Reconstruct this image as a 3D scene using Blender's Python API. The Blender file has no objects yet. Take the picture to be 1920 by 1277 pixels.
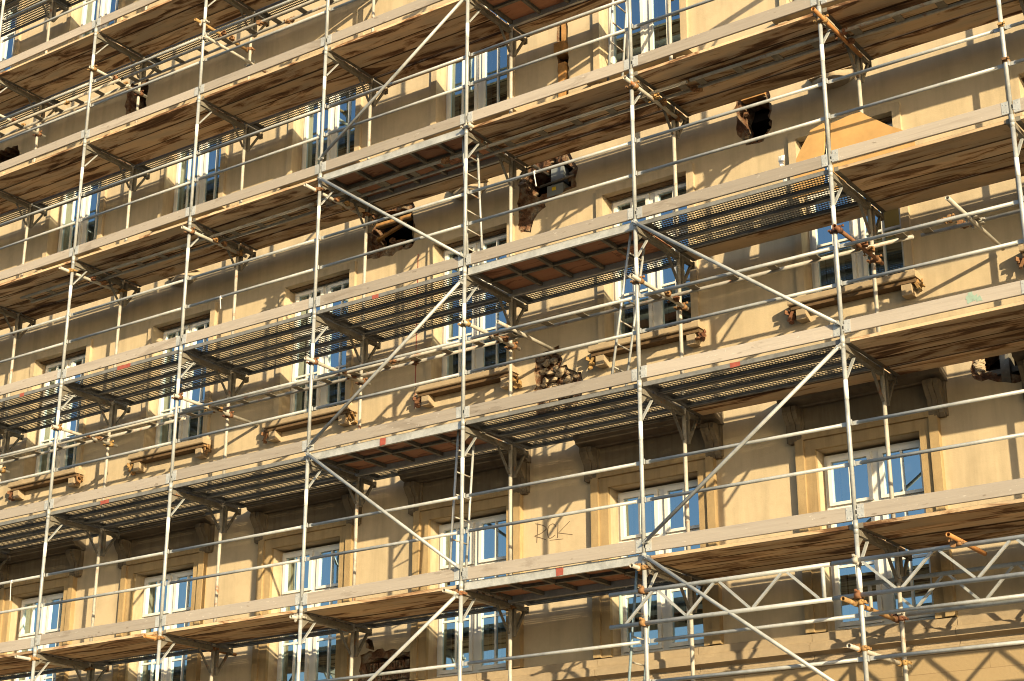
import bpy, bmesh, math, random
from mathutils import Vector, Matrix
random.seed(7)
D = bpy.data
S = bpy.context.scene
COL = S.collection
R = math.radians

# ------------------------------------------------------------------ camera
CP = Vector((11.8959, -15.8184, -2.3793))
yaw, pitch, roll = -0.614719, 0.356202, 0.000979
F_ = Vector((math.sin(yaw)*math.cos(pitch), math.cos(yaw)*math.cos(pitch), math.sin(pitch)))
R_ = Vector((math.cos(yaw), -math.sin(yaw), 0)); U_ = R_.cross(F_)
R2 = R_*math.cos(roll)+U_*math.sin(roll); U2 = -R_*math.sin(roll)+U_*math.cos(roll)
cam = D.cameras.new('camera'); co = D.objects.new('camera', cam); COL.objects.link(co)
M = Matrix((R2, U2, -F_)).transposed().to_4x4(); M.translation = CP
co.matrix_world = M
cam.sensor_width = 36; cam.lens = 36*3202.84/1920; cam.clip_end = 2000; cam.clip_start = 0.1
S.camera = co

# ------------------------------------------------------------------ sky, sun, exposure
SUN = Vector((1.5, -1.0, 0.455)).normalized()
elev = math.asin(SUN.z); az = math.atan2(SUN.x, SUN.y)
W = D.worlds.new('World'); S.world = W; W.use_nodes = True
nt = W.node_tree; nt.nodes.clear()
sky = nt.nodes.new('ShaderNodeTexSky'); sky.sky_type = 'NISHITA'; sky.sun_disc = False
sky.sun_elevation = elev; sky.sun_rotation = az
bg = nt.nodes.new('ShaderNodeBackground'); bg.inputs[1].default_value = 0.11
wo = nt.nodes.new('ShaderNodeOutputWorld')
nt.links.new(sky.outputs[0], bg.inputs[0]); nt.links.new(bg.outputs[0], wo.inputs[0])
sl = D.lights.new('sun', 'SUN'); sl.energy = 5.0; sl.angle = R(0.5); sl.color = (1.0, 0.80, 0.475)
so = D.objects.new('sun', sl); COL.objects.link(so)
so.rotation_euler = SUN.to_track_quat('Z', 'Y').to_euler(); so.location = SUN*60
S.view_settings.view_transform = 'Standard'; S.view_settings.look = 'None'
S.view_settings.gamma = 1; S.view_settings.exposure = 0.78
S.render.engine = 'CYCLES'
S.cycles.transparent_max_bounces = 24
S.cycles.max_bounces = 8; S.cycles.diffuse_bounces = 1; S.cycles.filter_width = 1.0

# ------------------------------------------------------------------ materials
class NM:
    def __init__(s, name):
        s.m = D.materials.new(name); s.m.use_nodes = True; s.t = s.m.node_tree; s.t.nodes.clear()
        s.out = s.n('ShaderNodeOutputMaterial')
    def n(s, typ, **kw):
        x = s.t.nodes.new(typ)
        for k, v in kw.items():
            if k.startswith('i_'):
                key = k[2:]
                key = int(key) if key.isdigit() else key.replace('_', ' ')
                x.inputs[key].default_value = v
            else: setattr(x, k, v)
        return x
    def l(s, a, b): s.t.links.new(a, b)
    def math(s, op, a, b=None, c=None):
        x = s.n('ShaderNodeMath', operation=op)
        for i, v in enumerate((a, b, c)):
            if v is None: continue
            if isinstance(v, (int, float)): x.inputs[i].default_value = v
            else: s.l(v, x.inputs[i])
        return x.outputs[0]
    def coords(s, scale=(1,1,1), rnd=0.0):
        tc = s.n('ShaderNodeTexCoord'); v = tc.outputs['Object']
        if rnd:
            oi = s.n('ShaderNodeObjectInfo')
            m = s.math('MULTIPLY', oi.outputs['Random'], rnd)
            a = s.n('ShaderNodeVectorMath', operation='ADD'); s.l(v, a.inputs[0])
            cx = s.n('ShaderNodeCombineXYZ'); s.l(m, cx.inputs[0]); s.l(m, cx.inputs[1]); s.l(m, cx.inputs[2])
            s.l(cx.outputs[0], a.inputs[1]); v = a.outputs[0]
        mp = s.n('ShaderNodeMapping'); mp.inputs['Scale'].default_value = scale
        s.l(v, mp.inputs['Vector']); return mp.outputs[0]
    def noise(s, vec, scale, detail=4, rough=0.55, dist=0.0):
        x = s.n('ShaderNodeTexNoise'); s.l(vec, x.inputs['Vector'])
        x.inputs['Scale'].default_value = scale; x.inputs['Detail'].default_value = detail
        x.inputs['Roughness'].default_value = rough; x.inputs['Distortion'].default_value = dist
        return x.outputs['Fac']
    def ramp(s, fac, stops):
        x = s.n('ShaderNodeValToRGB'); e = x.color_ramp.elements
        while len(e) < len(stops): e.new(0.5)
        for el, (p, c) in zip(e, stops): el.position = p; el.color = (*c, 1)
        s.l(fac, x.inputs[0]); return x.outputs[0]
    def mix(s, fac, a, b, typ='MIX'):
        x = s.n('ShaderNodeMix', data_type='RGBA', blend_type=typ)
        for sock, v in ((0, fac), (6, a), (7, b)):
            if isinstance(v, (int, float)): x.inputs[sock].default_value = v
            elif isinstance(v, tuple): x.inputs[sock].default_value = (*v, 1)
            else: s.l(v, x.inputs[sock])
        return x.outputs[2]
    def bsdf(s, color, rough=0.6, metal=0.0, spec=0.4, bump=None, bstr=0.2, bdist=0.01):
        b = s.n('ShaderNodeBsdfPrincipled')
        for k, v in (('Base Color', color), ('Roughness', rough), ('Metallic', metal), ('Specular IOR Level', spec)):
            if isinstance(v, (int, float)): b.inputs[k].default_value = v
            elif isinstance(v, tuple): b.inputs[k].default_value = (*v, 1)
            else: s.l(v, b.inputs[k])
        if bump is not None:
            bp = s.n('ShaderNodeBump'); bp.inputs['Strength'].default_value = bstr; bp.inputs['Distance'].default_value = bdist
            s.l(bump, bp.inputs['Height']); s.l(bp.outputs[0], b.inputs['Normal'])
        s.l(b.outputs[0], s.out.inputs[0]); return b

def mat_steel(name, c0, c1, metal=0.25, rough=0.45, rust=0.0):
    k = NM(name); v = k.coords((1,1,1), 37)
    n1 = k.noise(v, 9, 5, 0.65); n2 = k.noise(v, 60, 3)
    col = k.ramp(n1, [(0.3, c0), (0.7, c1)])
    col = k.mix(k.math('MULTIPLY', n2, 0.35), col, tuple(x*0.6 for x in c0))
    if rust > 0:
        f = k.ramp(k.noise(v, 5, 6, 0.7), [(0.62-rust, (0,0,0)), (0.72-rust*0.5, (1,1,1))])
        col = k.mix(f, col, (0.30, 0.11, 0.03))
    gr_ = k.noise(k.coords((1,1,1), 91), 3.2, 5, 0.7)
    col = k.mix(k.ramp(gr_, [(0.5, (0,)*3), (0.68, (0.55,)*3)]), col, tuple(x*0.55 for x in c0))
    if rust < 0.1:
        sp_ = k.noise(k.coords((1,1,1), 13), 42, 4, 0.7)
        col = k.mix(k.ramp(sp_, [(0.66, (0,)*3), (0.70, (0.6,)*3)]), col, (0.62,0.60,0.56))
    else:
        oi = k.n('ShaderNodeObjectInfo'); hs = k.n('ShaderNodeHueSaturation'); k.l(col, hs.inputs['Color'])
        k.l(k.math('MULTIPLY_ADD', oi.outputs['Random'], 0.75, 0.55), hs.inputs['Value'])
        k.l(k.math('MULTIPLY_ADD', oi.outputs['Random'], 0.04, 0.485), hs.inputs['Hue']); hs.inputs['Saturation'].default_value = 0.88
        col = hs.outputs[0]
    rr = k.math('MULTIPLY_ADD', n2, 0.25, rough-0.1)
    k.bsdf(col, rr, metal, 0.4, n2, 0.15, 0.003); return k.m

def mat_wood(name, light, mid, dark, stain, edge=0.5, gx=1.0, stainscale=1.0, seam=False, splash=False):
    k = NM(name); v = k.coords((0.35*gx, 7, 7), 61); v2 = k.coords((1.0*gx, 34, 34), 61)
    v3 = k.coords((0.75*gx, 4.6, 3.0), 23)
    g = k.noise(v, 3.0, 6, 0.6, 0.6); fine = k.noise(v2, 4.0, 4, 0.6, 0.4)
    col = k.ramp(g, [(0.25, mid), (0.52, light), (0.75, tuple((a+b)/2 for a, b in zip(mid, light)))])
    col = k.mix(k.math('MULTIPLY', fine, 0.6), col, mid)
    s1 = k.noise(v3, 1.25*stainscale, 7, 0.62, 0.9)
    f = k.ramp(s1, [(edge, (0,0,0)), (edge+0.03, (0.6,)*3), (edge+0.11, (1,)*3)])
    if seam:
        pn = k.noise(k.coords((1.1, 2.6, 2.6), 53), 1.6, 5, 0.6)
        col = k.mix(k.ramp(pn, [(0.42, (0,)*3), (0.62, (0.6,)*3)]), col, (0.44,0.37,0.28))
        col = k.mix(k.ramp(s1, [(edge-0.07, (0,)*3), (edge+0.01, (0.8,)*3)]), col, (0.25,0.115,0.045))
    col = k.mix(k.math('MULTIPLY', f, stain), col, dark)
    tc = k.n('ShaderNodeTexCoord'); sp = k.n('ShaderNodeSeparateXYZ'); k.l(tc.outputs['Object'], sp.inputs[0])
    if seam:
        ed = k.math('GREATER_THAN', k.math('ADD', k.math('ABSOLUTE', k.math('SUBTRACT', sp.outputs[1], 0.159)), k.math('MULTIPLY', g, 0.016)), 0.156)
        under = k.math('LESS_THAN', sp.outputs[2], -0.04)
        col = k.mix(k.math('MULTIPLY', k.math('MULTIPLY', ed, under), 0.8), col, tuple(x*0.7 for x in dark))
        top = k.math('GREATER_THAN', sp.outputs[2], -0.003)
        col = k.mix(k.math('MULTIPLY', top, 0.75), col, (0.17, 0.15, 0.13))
    if splash:
        sn = k.noise(k.coords((2.2, 6, 6), 77), 5.0, 5, 0.75)
        col = k.mix(k.ramp(sn, [(0.63, (0,)*3), (0.69, (0.75,)*3)]), col, (0.66,0.62,0.57))
        kn = k.noise(k.coords((3.0, 9, 9), 41), 2.4, 2, 0.4)
        col = k.mix(k.ramp(kn, [(0.70, (0,)*3), (0.76, (0.7,)*3)]), col, dark)
    oi = k.n('ShaderNodeObjectInfo')
    hs = k.n('ShaderNodeHueSaturation'); k.l(col, hs.inputs['Color'])
    k.l(k.math('MULTIPLY_ADD', oi.outputs['Random'], 0.45, 0.78), hs.inputs['Value'])
    k.bsdf(hs.outputs[0], 0.72, 0, 0.25, fine, 0.35, 0.004); return k.m

def mat_plaster(name, base, var, scale=1.0, streak=True, bstr=0.25):
    k = NM(name); v = k.coords((scale, scale, scale))
    big = k.noise(v, 0.55, 5, 0.6, 0.3); med = k.noise(v, 3.2, 6, 0.65); fine = k.noise(v, 70, 4, 0.7)
    vs = k.coords((2.2*scale, 2.2*scale, 0.22*scale)); st = k.noise(vs, 2.2, 5, 0.6)
    col = k.mix(k.ramp(big, [(0.35, (0,)*3), (0.7, (1,)*3)]), base, var)
    col = k.mix(k.ramp(med, [(0.45, (0,)*3), (0.75, (0.6,)*3)]), col, tuple(x*0.70 for x in base))
    if streak: col = k.mix(k.ramp(st, [(0.46, (0,)*3), (0.74, (0.55,)*3)]), col, tuple(x*0.62 for x in var))
    col = k.mix(k.math('MULTIPLY', fine, 0.16), col, tuple(x*0.5 for x in base))
    k.bsdf(col, 0.9, 0, 0.15, k.math('ADD', k.math('MULTIPLY', med, 0.6), k.math('MULTIPLY', fine, 0.4)), bstr, 0.02); return k.m

def mat_rubble(name):
    k = NM(name); v = k.coords((1,1,1))
    n1 = k.noise(v, 7, 6, 0.7); n2 = k.noise(v, 28, 5, 0.7)
    vo = k.n('ShaderNodeTexVoronoi', feature='F1'); k.l(v, vo.inputs['Vector']); vo.inputs['Scale'].default_value = 11
    col = k.ramp(n1, [(0.3, (0.07,0.05,0.035)), (0.46, (0.26,0.13,0.075)), (0.58, (0.40,0.30,0.20)), (0.7, (0.46,0.40,0.32))])
    col = k.mix(k.math('MULTIPLY', n2, 0.5), col, (0.07,0.05,0.035))
    h = k.math('ADD', k.math('MULTIPLY', vo.outputs['Distance'], 0.8), n2)
    k.bsdf(col, 0.95, 0, 0.1, h, 0.9, 0.06); return k.m

def mat_plain(name, c, rough=0.6, metal=0.0, spec=0.4, var=0.25, sc=12, bstr=0.1, rnd=9):
    k = NM(name); v = k.coords((1,1,1), rnd); n = k.noise(v, sc, 5, 0.65)
    col = k.mix(k.ramp(n, [(0.35, (0,)*3), (0.7, (1,)*3)]), c, tuple(x*(1-var) for x in c))
    k.bsdf(col, rough, metal, spec, n, bstr, 0.004); return k.m

def mat_perf():
    k = NM('perforated_steel')
    tc = k.n('ShaderNodeTexCoord'); sp = k.n('ShaderNodeSeparateXYZ'); k.l(tc.outputs['Object'], sp.inputs[0])
    p = 0.036; py_ = 0.054
    # lower-skin holes offset outward, shaped to block low sun yet open from below
    ys = k.math('ADD', sp.outputs[1], k.math('MULTIPLY', k.math('LESS_THAN', sp.outputs[2], -0.003), 0.009))
    row = k.math('FLOOR', k.math('DIVIDE', ys, py_))
    off = k.math('MULTIPLY', k.math('MODULO', row, 2.0), p/2)
    fx = k.math('SUBTRACT', k.math('FRACT', k.math('DIVIDE', k.math('ADD', sp.outputs[0], off), p)), 0.5)
    fy = k.math('MULTIPLY', k.math('SUBTRACT', k.math('FRACT', k.math('DIVIDE', ys, py_)), 0.5), py_/p)
    d = k.math('SQRT', k.math('ADD', k.math('MULTIPLY', fx, fx), k.math('MULTIPLY', fy, fy)))
    hole = k.math('LESS_THAN', d, 0.46)
    band = k.math('MULTIPLY', k.math('GREATER_THAN', sp.outputs[1], 0.03), k.math('LESS_THAN', sp.outputs[1], 0.298))
    mid = k.math('GREATER_THAN', k.math('ABSOLUTE', k.math('SUBTRACT', sp.outputs[1], 0.155)), 0.012)
    ends = k.math('MULTIPLY', k.math('GREATER_THAN', sp.outputs[0], 0.10), k.math('GREATER_THAN', band, 0.5))
    f = k.math('MULTIPLY', k.math('MULTIPLY', hole, ends), 1.0)
    v = k.coords((1,1,1), 31); n = k.noise(v, 7, 5, 0.65)
    col = k.ramp(n, [(0.35, (0.11,0.11,0.108)), (0.7, (0.19,0.188,0.183))])  # sheet darker than the flanges, underside shade put into the colour
    b = k.bsdf(col, 0.55, 0.3, 0.4)
    tr = k.n('ShaderNodeBsdfTransparent'); mx = k.n('ShaderNodeMixShader')
    k.l(f, mx.inputs[0]); k.l(b.outputs[0], mx.inputs[1]); k.l(tr.outputs[0], mx.inputs[2])
    k.l(mx.outputs[0], k.out.inputs[0]); return k.m

def mat_glass():
    k = NM('window_glass'); v = k.coords((1,1,1), 17); n = k.noise(v, 1.6, 2)
    lw = k.n('ShaderNodeLayerWeight'); lw.inputs['Blend'].default_value = 0.32
    fac = k.math('MULTIPLY_ADD', lw.outputs['Fresnel'], 0.40, 0.60)
    gl = k.n('ShaderNodeBsdfGlossy'); gl.inputs['Roughness'].default_value = 0.015; gl.inputs['Color'].default_value = (0.62,0.85,1,1)
    bp = k.n('ShaderNodeBump'); bp.inputs['Strength'].default_value = 0.05; bp.inputs['Distance'].default_value = 0.02
    k.l(n, bp.inputs['Height']); k.l(bp.outputs[0], gl.inputs['Normal'])
    tr = k.n('ShaderNodeBsdfTransparent'); tr.inputs[0].default_value = (0.80,0.86,0.86,1)
    mx = k.n('ShaderNodeMixShader'); k.l(fac, mx.inputs[0]); k.l(tr.outputs[0], mx.inputs[1]); k.l(gl.outputs[0], mx.inputs[2])
    k.l(mx.outputs[0], k.out.inputs[0]); return k.m

def mat_ashlar():
    k = NM('ashlar_stone'); v = k.coords((1,1,1))
    sp = k.n('ShaderNodeSeparateXYZ'); k.l(v, sp.inputs[0])
    cx = k.n('ShaderNodeCombineXYZ'); k.l(sp.outputs[0], cx.inputs[0]); k.l(sp.outputs[2], cx.inputs[1])
    br = k.n('ShaderNodeTexBrick'); k.l(cx.outputs[0], br.inputs['Vector'])
    br.inputs['Scale'].default_value = 1.0; br.inputs['Mortar Size'].default_value = 0.004
    br.inputs['Brick Width'].default_value = 0.95; br.inputs['Row Height'].default_value = 0.62
    br.inputs['Color1'].default_value = (0.40,0.30,0.175,1); br.inputs['Color2'].default_value = (0.44,0.335,0.20,1)
    br.inputs['Mortar'].default_value = (0.29,0.21,0.125,1)
    n = k.noise(v, 30, 5, 0.7); m2 = k.noise(v, 2.5, 5)
    col = k.mix(k.math('MULTIPLY', n, 0.35), br.outputs[0], (0.25,0.17,0.09))
    col = k.mix(k.ramp(m2, [(0.45,(0,)*3),(0.8,(0.4,)*3)]), col, (0.36,0.26,0.15))
    k.bsdf(col, 0.9, 0, 0.15, k.math('SUBTRACT', n, k.math('MULTIPLY', br.outputs['Fac'], 2)), 0.3, 0.01); return k.m

MT = dict(
    tube=mat_steel('galvanised_tube', (0.36,0.38,0.39), (0.52,0.54,0.55), 0.2, 0.45),
    tube2=mat_steel('weathered_tube', (0.37,0.35,0.31), (0.56,0.53,0.47), 0.1, 0.55, 0.05),
    dark=mat_steel('dirty_steel', (0.15,0.135,0.11), (0.27,0.25,0.21), 0.2, 0.6, 0.02),
    plank=mat_steel('steel_plank', (0.20,0.20,0.197), (0.32,0.32,0.315), 0.25, 0.5),
    alu=mat_steel('aluminium', (0.50,0.51,0.50), (0.68,0.69,0.68), 0.3, 0.42),
    rust=mat_steel('rusty_iron', (0.16,0.065,0.02), (0.47,0.23,0.07), 0.0, 0.8, 0.12),
    orange=mat_steel('orange_painted_tube', (0.36,0.15,0.045), (0.48,0.24,0.08), 0.0, 0.6, 0.05),
    deckwood=mat_wood('deck_wood', (0.68,0.51,0.33), (0.60,0.41,0.24), (0.06,0.026,0.012), 0.95, 0.555, seam=True),
    toewood=mat_wood('toeboard_wood', (0.43,0.385,0.34), (0.32,0.28,0.245), (0.20,0.165,0.135), 0.55, 0.60, 1.0, splash=True),
    ply=mat_wood('red_plywood', (0.50,0.27,0.16), (0.42,0.17,0.10), (0.14,0.05,0.025), 0.8, 0.56, 1.4),
    plaster=mat_plaster('tan_plaster', (0.60,0.485,0.33), (0.53,0.435,0.30)),
    stone=mat_plaster('window_stone', (0.47,0.345,0.19), (0.35,0.25,0.135), 2.5, True, 0.4),
    hoodstone=mat_plaster('soot_dark_stone', (0.22,0.18,0.13), (0.155,0.127,0.093), 2.5, True, 0.5),
    stone2=mat_plaster('sill_stone', (0.47,0.37,0.25), (0.37,0.29,0.20), 3.0, False, 0.5),
    reveal=mat_plaster('reveal_plaster', (0.58,0.47,0.32), (0.48,0.385,0.265), 2.0),
    ashlar=mat_ashlar(),
    rubble=mat_rubble('broken_masonry'),
    white=mat_plain('white_window_paint', (0.80,0.79,0.75), 0.35, 0, 0.4, 0.08, 3, 0.03),
    glass=mat_glass(), perf=mat_perf(),
    curtain=mat_plain('curtain_cloth', (0.62,0.58,0.50), 0.9, 0, 0.1, 0.15, 6),
    curtain2=mat_plain('beige_curtain_cloth', (0.48,0.40,0.27), 0.9, 0, 0.1, 0.2, 6),
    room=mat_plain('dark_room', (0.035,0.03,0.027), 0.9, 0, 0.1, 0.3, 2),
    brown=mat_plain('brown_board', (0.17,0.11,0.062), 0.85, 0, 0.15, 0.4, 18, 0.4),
    timber=mat_plain('orange_timber', (0.50,0.27,0.10), 0.75, 0, 0.2, 0.4, 14, 0.3),
    tanboard=mat_plain('tan_board', (0.56,0.34,0.14), 0.8, 0, 0.2, 0.22, 4, 0.15),
    red=mat_plain('red_paint', (0.38,0.10,0.075), 0.6, 0, 0.3, 0.3, 25),
    green=mat_plain('green_paint', (0.32,0.44,0.37), 0.6, 0, 0.3, 0.2, 20),
    blue=mat_plain('blue_paint', (0.24,0.33,0.38), 0.5, 0, 0.4, 0.3, 20),
    label=mat_plain('white_label', (0.83,0.83,0.82), 0.5, 0, 0.4, 0.1, 9),
    black=mat_plain('graffiti_paint', (0.15,0.105,0.075), 0.7, 0, 0.2, 0.1, 9),
    greybox=mat_plain('grey_metal_box', (0.27,0.30,0.32), 0.5, 0.2, 0.4, 0.2, 9),
    yellow=mat_plain('yellow_sticker', (0.75,0.55,0.03), 0.5, 0, 0.4, 0.1, 9),
    ground=mat_plaster('paving', (0.10,0.098,0.095), (0.08,0.078,0.075), 1.0, False),
)

# ------------------------------------------------------------------ mesh helpers
class MB:
    def __init__(s): s.v = []; s.f = []; s.m = []; s.s = []
    def face(s, idx, mi=0, sm=False): s.f.append(idx); s.m.append(mi); s.s.append(sm)
    def box(s, x0, x1, y0, y1, z0, z1, mi=0, ch=0.0):
        b = len(s.v)
        if ch <= 0:
            s.v += [(x0,y0,z0),(x1,y0,z0),(x1,y1,z0),(x0,y1,z0),(x0,y0,z1),(x1,y0,z1),(x1,y1,z1),(x0,y1,z1)]
            for q in ((3,2,1,0),(4,5,6,7),(0,1,5,4),(1,2,6,5),(2,3,7,6),(3,0,4,7)): s.face([b+i for i in q], mi)
        else:   # long edges along x chamfered
            pr = [(y0+ch,z0),(y1-ch,z0),(y1,z0+ch),(y1,z1-ch),(y1-ch,z1),(y0+ch,z1),(y0,z1-ch),(y0,z0+ch)]
            s.prism_x(pr, x0, x1, mi)
        return s
    def prism_x(s, pr, x0, x1, mi=0):      # closed (y,z) profile, counter-clockwise seen from +x
        b = len(s.v); n = len(pr)
        s.v += [(x0,y,z) for y, z in pr]+[(x1,y,z) for y, z in pr]
        for i in range(n):
            j = (i+1) % n; s.face([b+i, b+n+i, b+n+j, b+j][::-1], mi)
        s.face([b+i for i in range(n)][::-1], mi); s.face([b+n+i for i in range(n)], mi); return s
    def prism_y(s, pr, y0, y1, mi=0, mside=None):      # (x,z) polygon extruded in y
        b = len(s.v); n = len(pr)
        s.v += [(x,y0,z) for x, z in pr]+[(x,y1,z) for x, z in pr]
        a = sum(pr[i][0]*pr[(i+1)%n][1]-pr[(i+1)%n][0]*pr[i][1] for i in range(n)) > 0
        for i in range(n):
            j = (i+1) % n; q = [b+i, b+j, b+n+j, b+n+i]
            s.face(q[::-1] if a else q, mi if mside is None else mside)
        q0 = [b+i for i in range(n)]; q1 = [b+n+i for i in range(n)]
        s.face(q0 if a else q0[::-1], mi); s.face(q1[::-1] if a else q1, mi); return s
    def tube(s, p, q, r, n=10, mi=0, hollow=False, r2=None, caps=True):
        p = Vector(p); q = Vector(q); d = (q-p).normalized()
        a = d.cross(Vector((0,0,1)) if abs(d.z) < 0.9 else Vector((1,0,0))).normalized(); c = d.cross(a)
        b = len(s.v); r2 = r if r2 is None else r2
        for pt, rr in ((p, r), (q, r2)):
            for i in range(n):
                t = 2*math.pi*i/n; s.v.append(tuple(pt+a*(rr*math.cos(t))+c*(rr*math.sin(t))))
        for i in range(n):
            j = (i+1) % n; s.face([b+i, b+j, b+n+j, b+n+i], mi, True)
        if hollow:
            for k, pt, dd in ((0, p, d), (1, q, -d)):
                o = len(s.v)
                for dep in (0, 0.09):
                    for i in range(n):
                        t = 2*math.pi*i/n; s.v.append(tuple(pt+dd*dep+a*(r*0.86*math.cos(t))+c*(r*0.86*math.sin(t))))
                for i in range(n):
                    j = (i+1) % n
                    q1 = [b+k*n+i, o+i, o+j, b+k*n+j]; q2 = [o+i, o+n+i, o+n+j, o+j]
                    if k: q1 = q1[::-1]; q2 = q2[::-1]
                    s.face(q1, mi); s.face(q2, mi, True)
                s.face([o+n+i for i in range(n)][::(1 if k else -1)], 1 if hollow == 2 else mi)
        elif caps:
            s.face([b+i for i in range(n)][::-1], mi); s.face([b+n+i for i in range(n)], mi)
        return s
    def bar(s, p, q, w, h, up=(0,0,1), mi=0):
        p = Vector(p); q = Vector(q); d = (q-p).normalized(); a = d.cross(Vector(up)).normalized(); c = a.cross(d)
        b = len(s.v)
        for pt in (p, q):
            for i, j in ((-1,-1),(1,-1),(1,1),(-1,1)): s.v.append(tuple(pt+a*(w/2*i)+c*(h/2*j)))
        for i in range(4):
            j = (i+1) % 4; s.face([b+i, b+j, b+4+j, b+4+i], mi)
        s.face([b+3,b+2,b+1,b], mi); s.face([b+4,b+5,b+6,b+7], mi); return s
    def blob(s, c, r, seed, sub=1, sq=(1,1,1), mi=0, jag=0.35):
        bm = bmesh.new(); bmesh.ops.create_icosphere(bm, subdivisions=sub, radius=1)
        rg = random.Random(seed); b = len(s.v); bm.verts.ensure_lookup_table()
        for v in bm.verts:
            k = r*(1+jag*(rg.random()*2-1)); s.v.append((c[0]+v.co.x*k*sq[0], c[1]+v.co.y*k*sq[1], c[2]+v.co.z*k*sq[2]))
        for f in bm.faces: s.face([b+v.index for v in f.verts], mi)
        bm.free(); return s
    def build(s, name, mats, parent=None, loc=(0,0,0)):
        me = D.meshes.new(name); me.from_pydata(s.v, [], s.f)
        if not isinstance(mats, (list, tuple)): mats = [mats]
        for m in mats: me.materials.append(MT[m])
        me.polygons.foreach_set('material_index', s.m); me.polygons.foreach_set('use_smooth', s.s); me.update()
        o = D.objects.new(name, me); COL.objects.link(o); o.location = loc
        if parent: o.parent = parent
        return o

def tag(o, label, cat, group=None, kind=None):
    o['label'] = label
    if cat: o['category'] = cat
    if group: o['group'] = group
    if kind: o['kind'] = kind
    return o
def empty(name, loc=(0,0,0), rz=0):
    o = D.objects.new(name, None); o.empty_display_size = 0.1; COL.objects.link(o); o.location = loc; o.rotation_euler = (0,0,rz); return o
def copy_tree(o, parent=None):
    c = o.copy(); COL.objects.link(c)
    if parent: c.parent = parent
    for ch in list(o.children): copy_tree(ch, c)
    return c
def kill(o):
    for ch in list(o.children): kill(ch)
    D.objects.remove(o)
def inframe(pts, m0=0, m1=0, m2=0, m3=0):
    xs = []; ys = []
    for p in pts:
        d = Vector(p)-CP; z = d.dot(F_)
        if z < 0.1: return False
        xs.append(960+3202.84*d.dot(R2)/z); ys.append(638.5-3202.84*d.dot(U2)/z)
    return max(xs) > -m0 and min(xs) < 1920+m1 and max(ys) > -m2 and min(ys) < 1277+m3
class Proto:
    """first use places the original, later uses place copies"""
    def __init__(s, root): s.root = root; s.used = False; s.n = 0
    def put(s, loc, label, cat, group, rot=None):
        if not s.used: o = s.root; s.used = True
        else: o = copy_tree(s.root)
        o.location = loc
        if rot is not None: o.rotation_euler = rot
        o['label'] = label; o['category'] = cat; o['group'] = group; s.n += 1
        return o
    def finish(s):
        if not s.used: kill(s.root)

ORD = ['lowest', 'lowest', 'second', 'third', 'fourth', 'fifth', 'sixth', 'seventh', 'eighth']
BORD = ['first', 'second', 'third', 'fourth', 'fifth', 'sixth', 'seventh', 'eighth', 'ninth']
STD = [7.04, 5.0, 2.5, 0.0, -2.5, -5.0, -7.5, -10.0, -12.5, -15.0]      # uprights, right to left
XL = STD[:]
def deckname(l): return 'rails below the lowest deck' if l == 0 else f'{ORD[l]} deck up' if l > 1 else 'lowest deck'
def bayname(b): return 'bay cut by the right edge' if b < 0 else f'{BORD[b]} bay from the right'
def stdname(i): return f'{BORD[i]} upright line from the right'
def bay_x(b): return (7.04, 9.54) if b < 0 else (STD[b+1], STD[b])
YW = 1.58

# ================================================================== SETTING
g = MB(); g.v = [(-400,-400,-4.0),(400,-400,-4.0),(400,400,-4.0),(-400,400,-4.0)]; g.face([0,1,2,3])
o = g.build('ground', 'ground'); o['kind'] = 'structure'; o['label'] = 'pale paving in front of the building'

# ================================================================== BUILDING
bld = empty('old_building', (-3, YW, -4))
tag(bld, 'old tan plastered building under renovation behind the scaffold, rows of white windows', 'building')
BO = Vector(bld.location)
def part(mb, name, mats):      # world coordinates in, child of the building out
    o = mb.build(name, mats, bld); o.matrix_parent_inverse = Matrix.Translation(-BO); return o
COLX = [1.73+2.8*k for k in range(2, -7, -1)]       # window columns right to left
FLOORS = [(1.20, 3.28), (5.13, 7.25), (9.00, 11.05), (12.87, 14.9)]
HW = 0.63
def rough_poly(pts, seed, amp=0.025, step=0.07):
    rg = random.Random(seed); out = []
    for i in range(len(pts)):
        a = pts[i]; b = pts[(i+1) % len(pts)]; L = math.hypot(b[0]-a[0], b[1]-a[1]); n = max(1, int(L/step))
        for k in range(n):
            t = k/n; out.append((a[0]+(b[0]-a[0])*t+rg.uniform(-amp, amp), a[1]+(b[1]-a[1])*t+rg.uniform(-amp, amp)))
    return out
HOLES = dict(
 H1=[(-8.45,11.89),(-7.99,11.85),(-7.99,11.44),(-8.15,11.30),(-8.39,11.25)],
 H2=[(-12.1,11.69),(-11.25,11.62),(-11.17,11.4),(-11.42,11.34),(-12.05,11.35)],
 H3=[(-0.24,7.82),(-0.13,7.93),(0.08,7.98),(0.2,8.05),(0.5,7.99),(0.55,7.88),(0.6,7.8),(0.57,7.66),(0.58,7.53),(0.40,7.54),(0.17,7.54),(-0.13,7.58),(-0.22,7.66)],
 H4=[(-2.97,8.08),(-2.17,7.97),(-2.15,7.37),(-2.45,7.42),(-2.92,7.43)],
 H5=[(3.11,7.9),(3.18,8.05),(3.52,8.02),(3.52,7.57),(3.42,7.43),(3.25,7.43),(3.13,7.62)],
 H6=[(0.04,5.24),(0.33,5.25),(0.36,5.02),(0.6,4.83),(0.55,4.5),(0.2,4.4),(0.05,4.8)],
 H7=[(5.86,4.0),(5.96,4.08),(6.6,4.06),(6.6,3.66),(6.02,3.78),(5.89,3.86)],
 H8=[(-2.78,1.52),(-2.6,1.56),(-2.0,1.52),(-2.03,1.26),(-2.75,1.2)],
 H9=[(0.37,10.5),(0.56,10.5),(0.56,8.7),(0.40,8.7)],
 H10=[(-2.77,1.80),(-2.62,1.79),(-2.63,1.68),(-2.76,1.69)],
)
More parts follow.
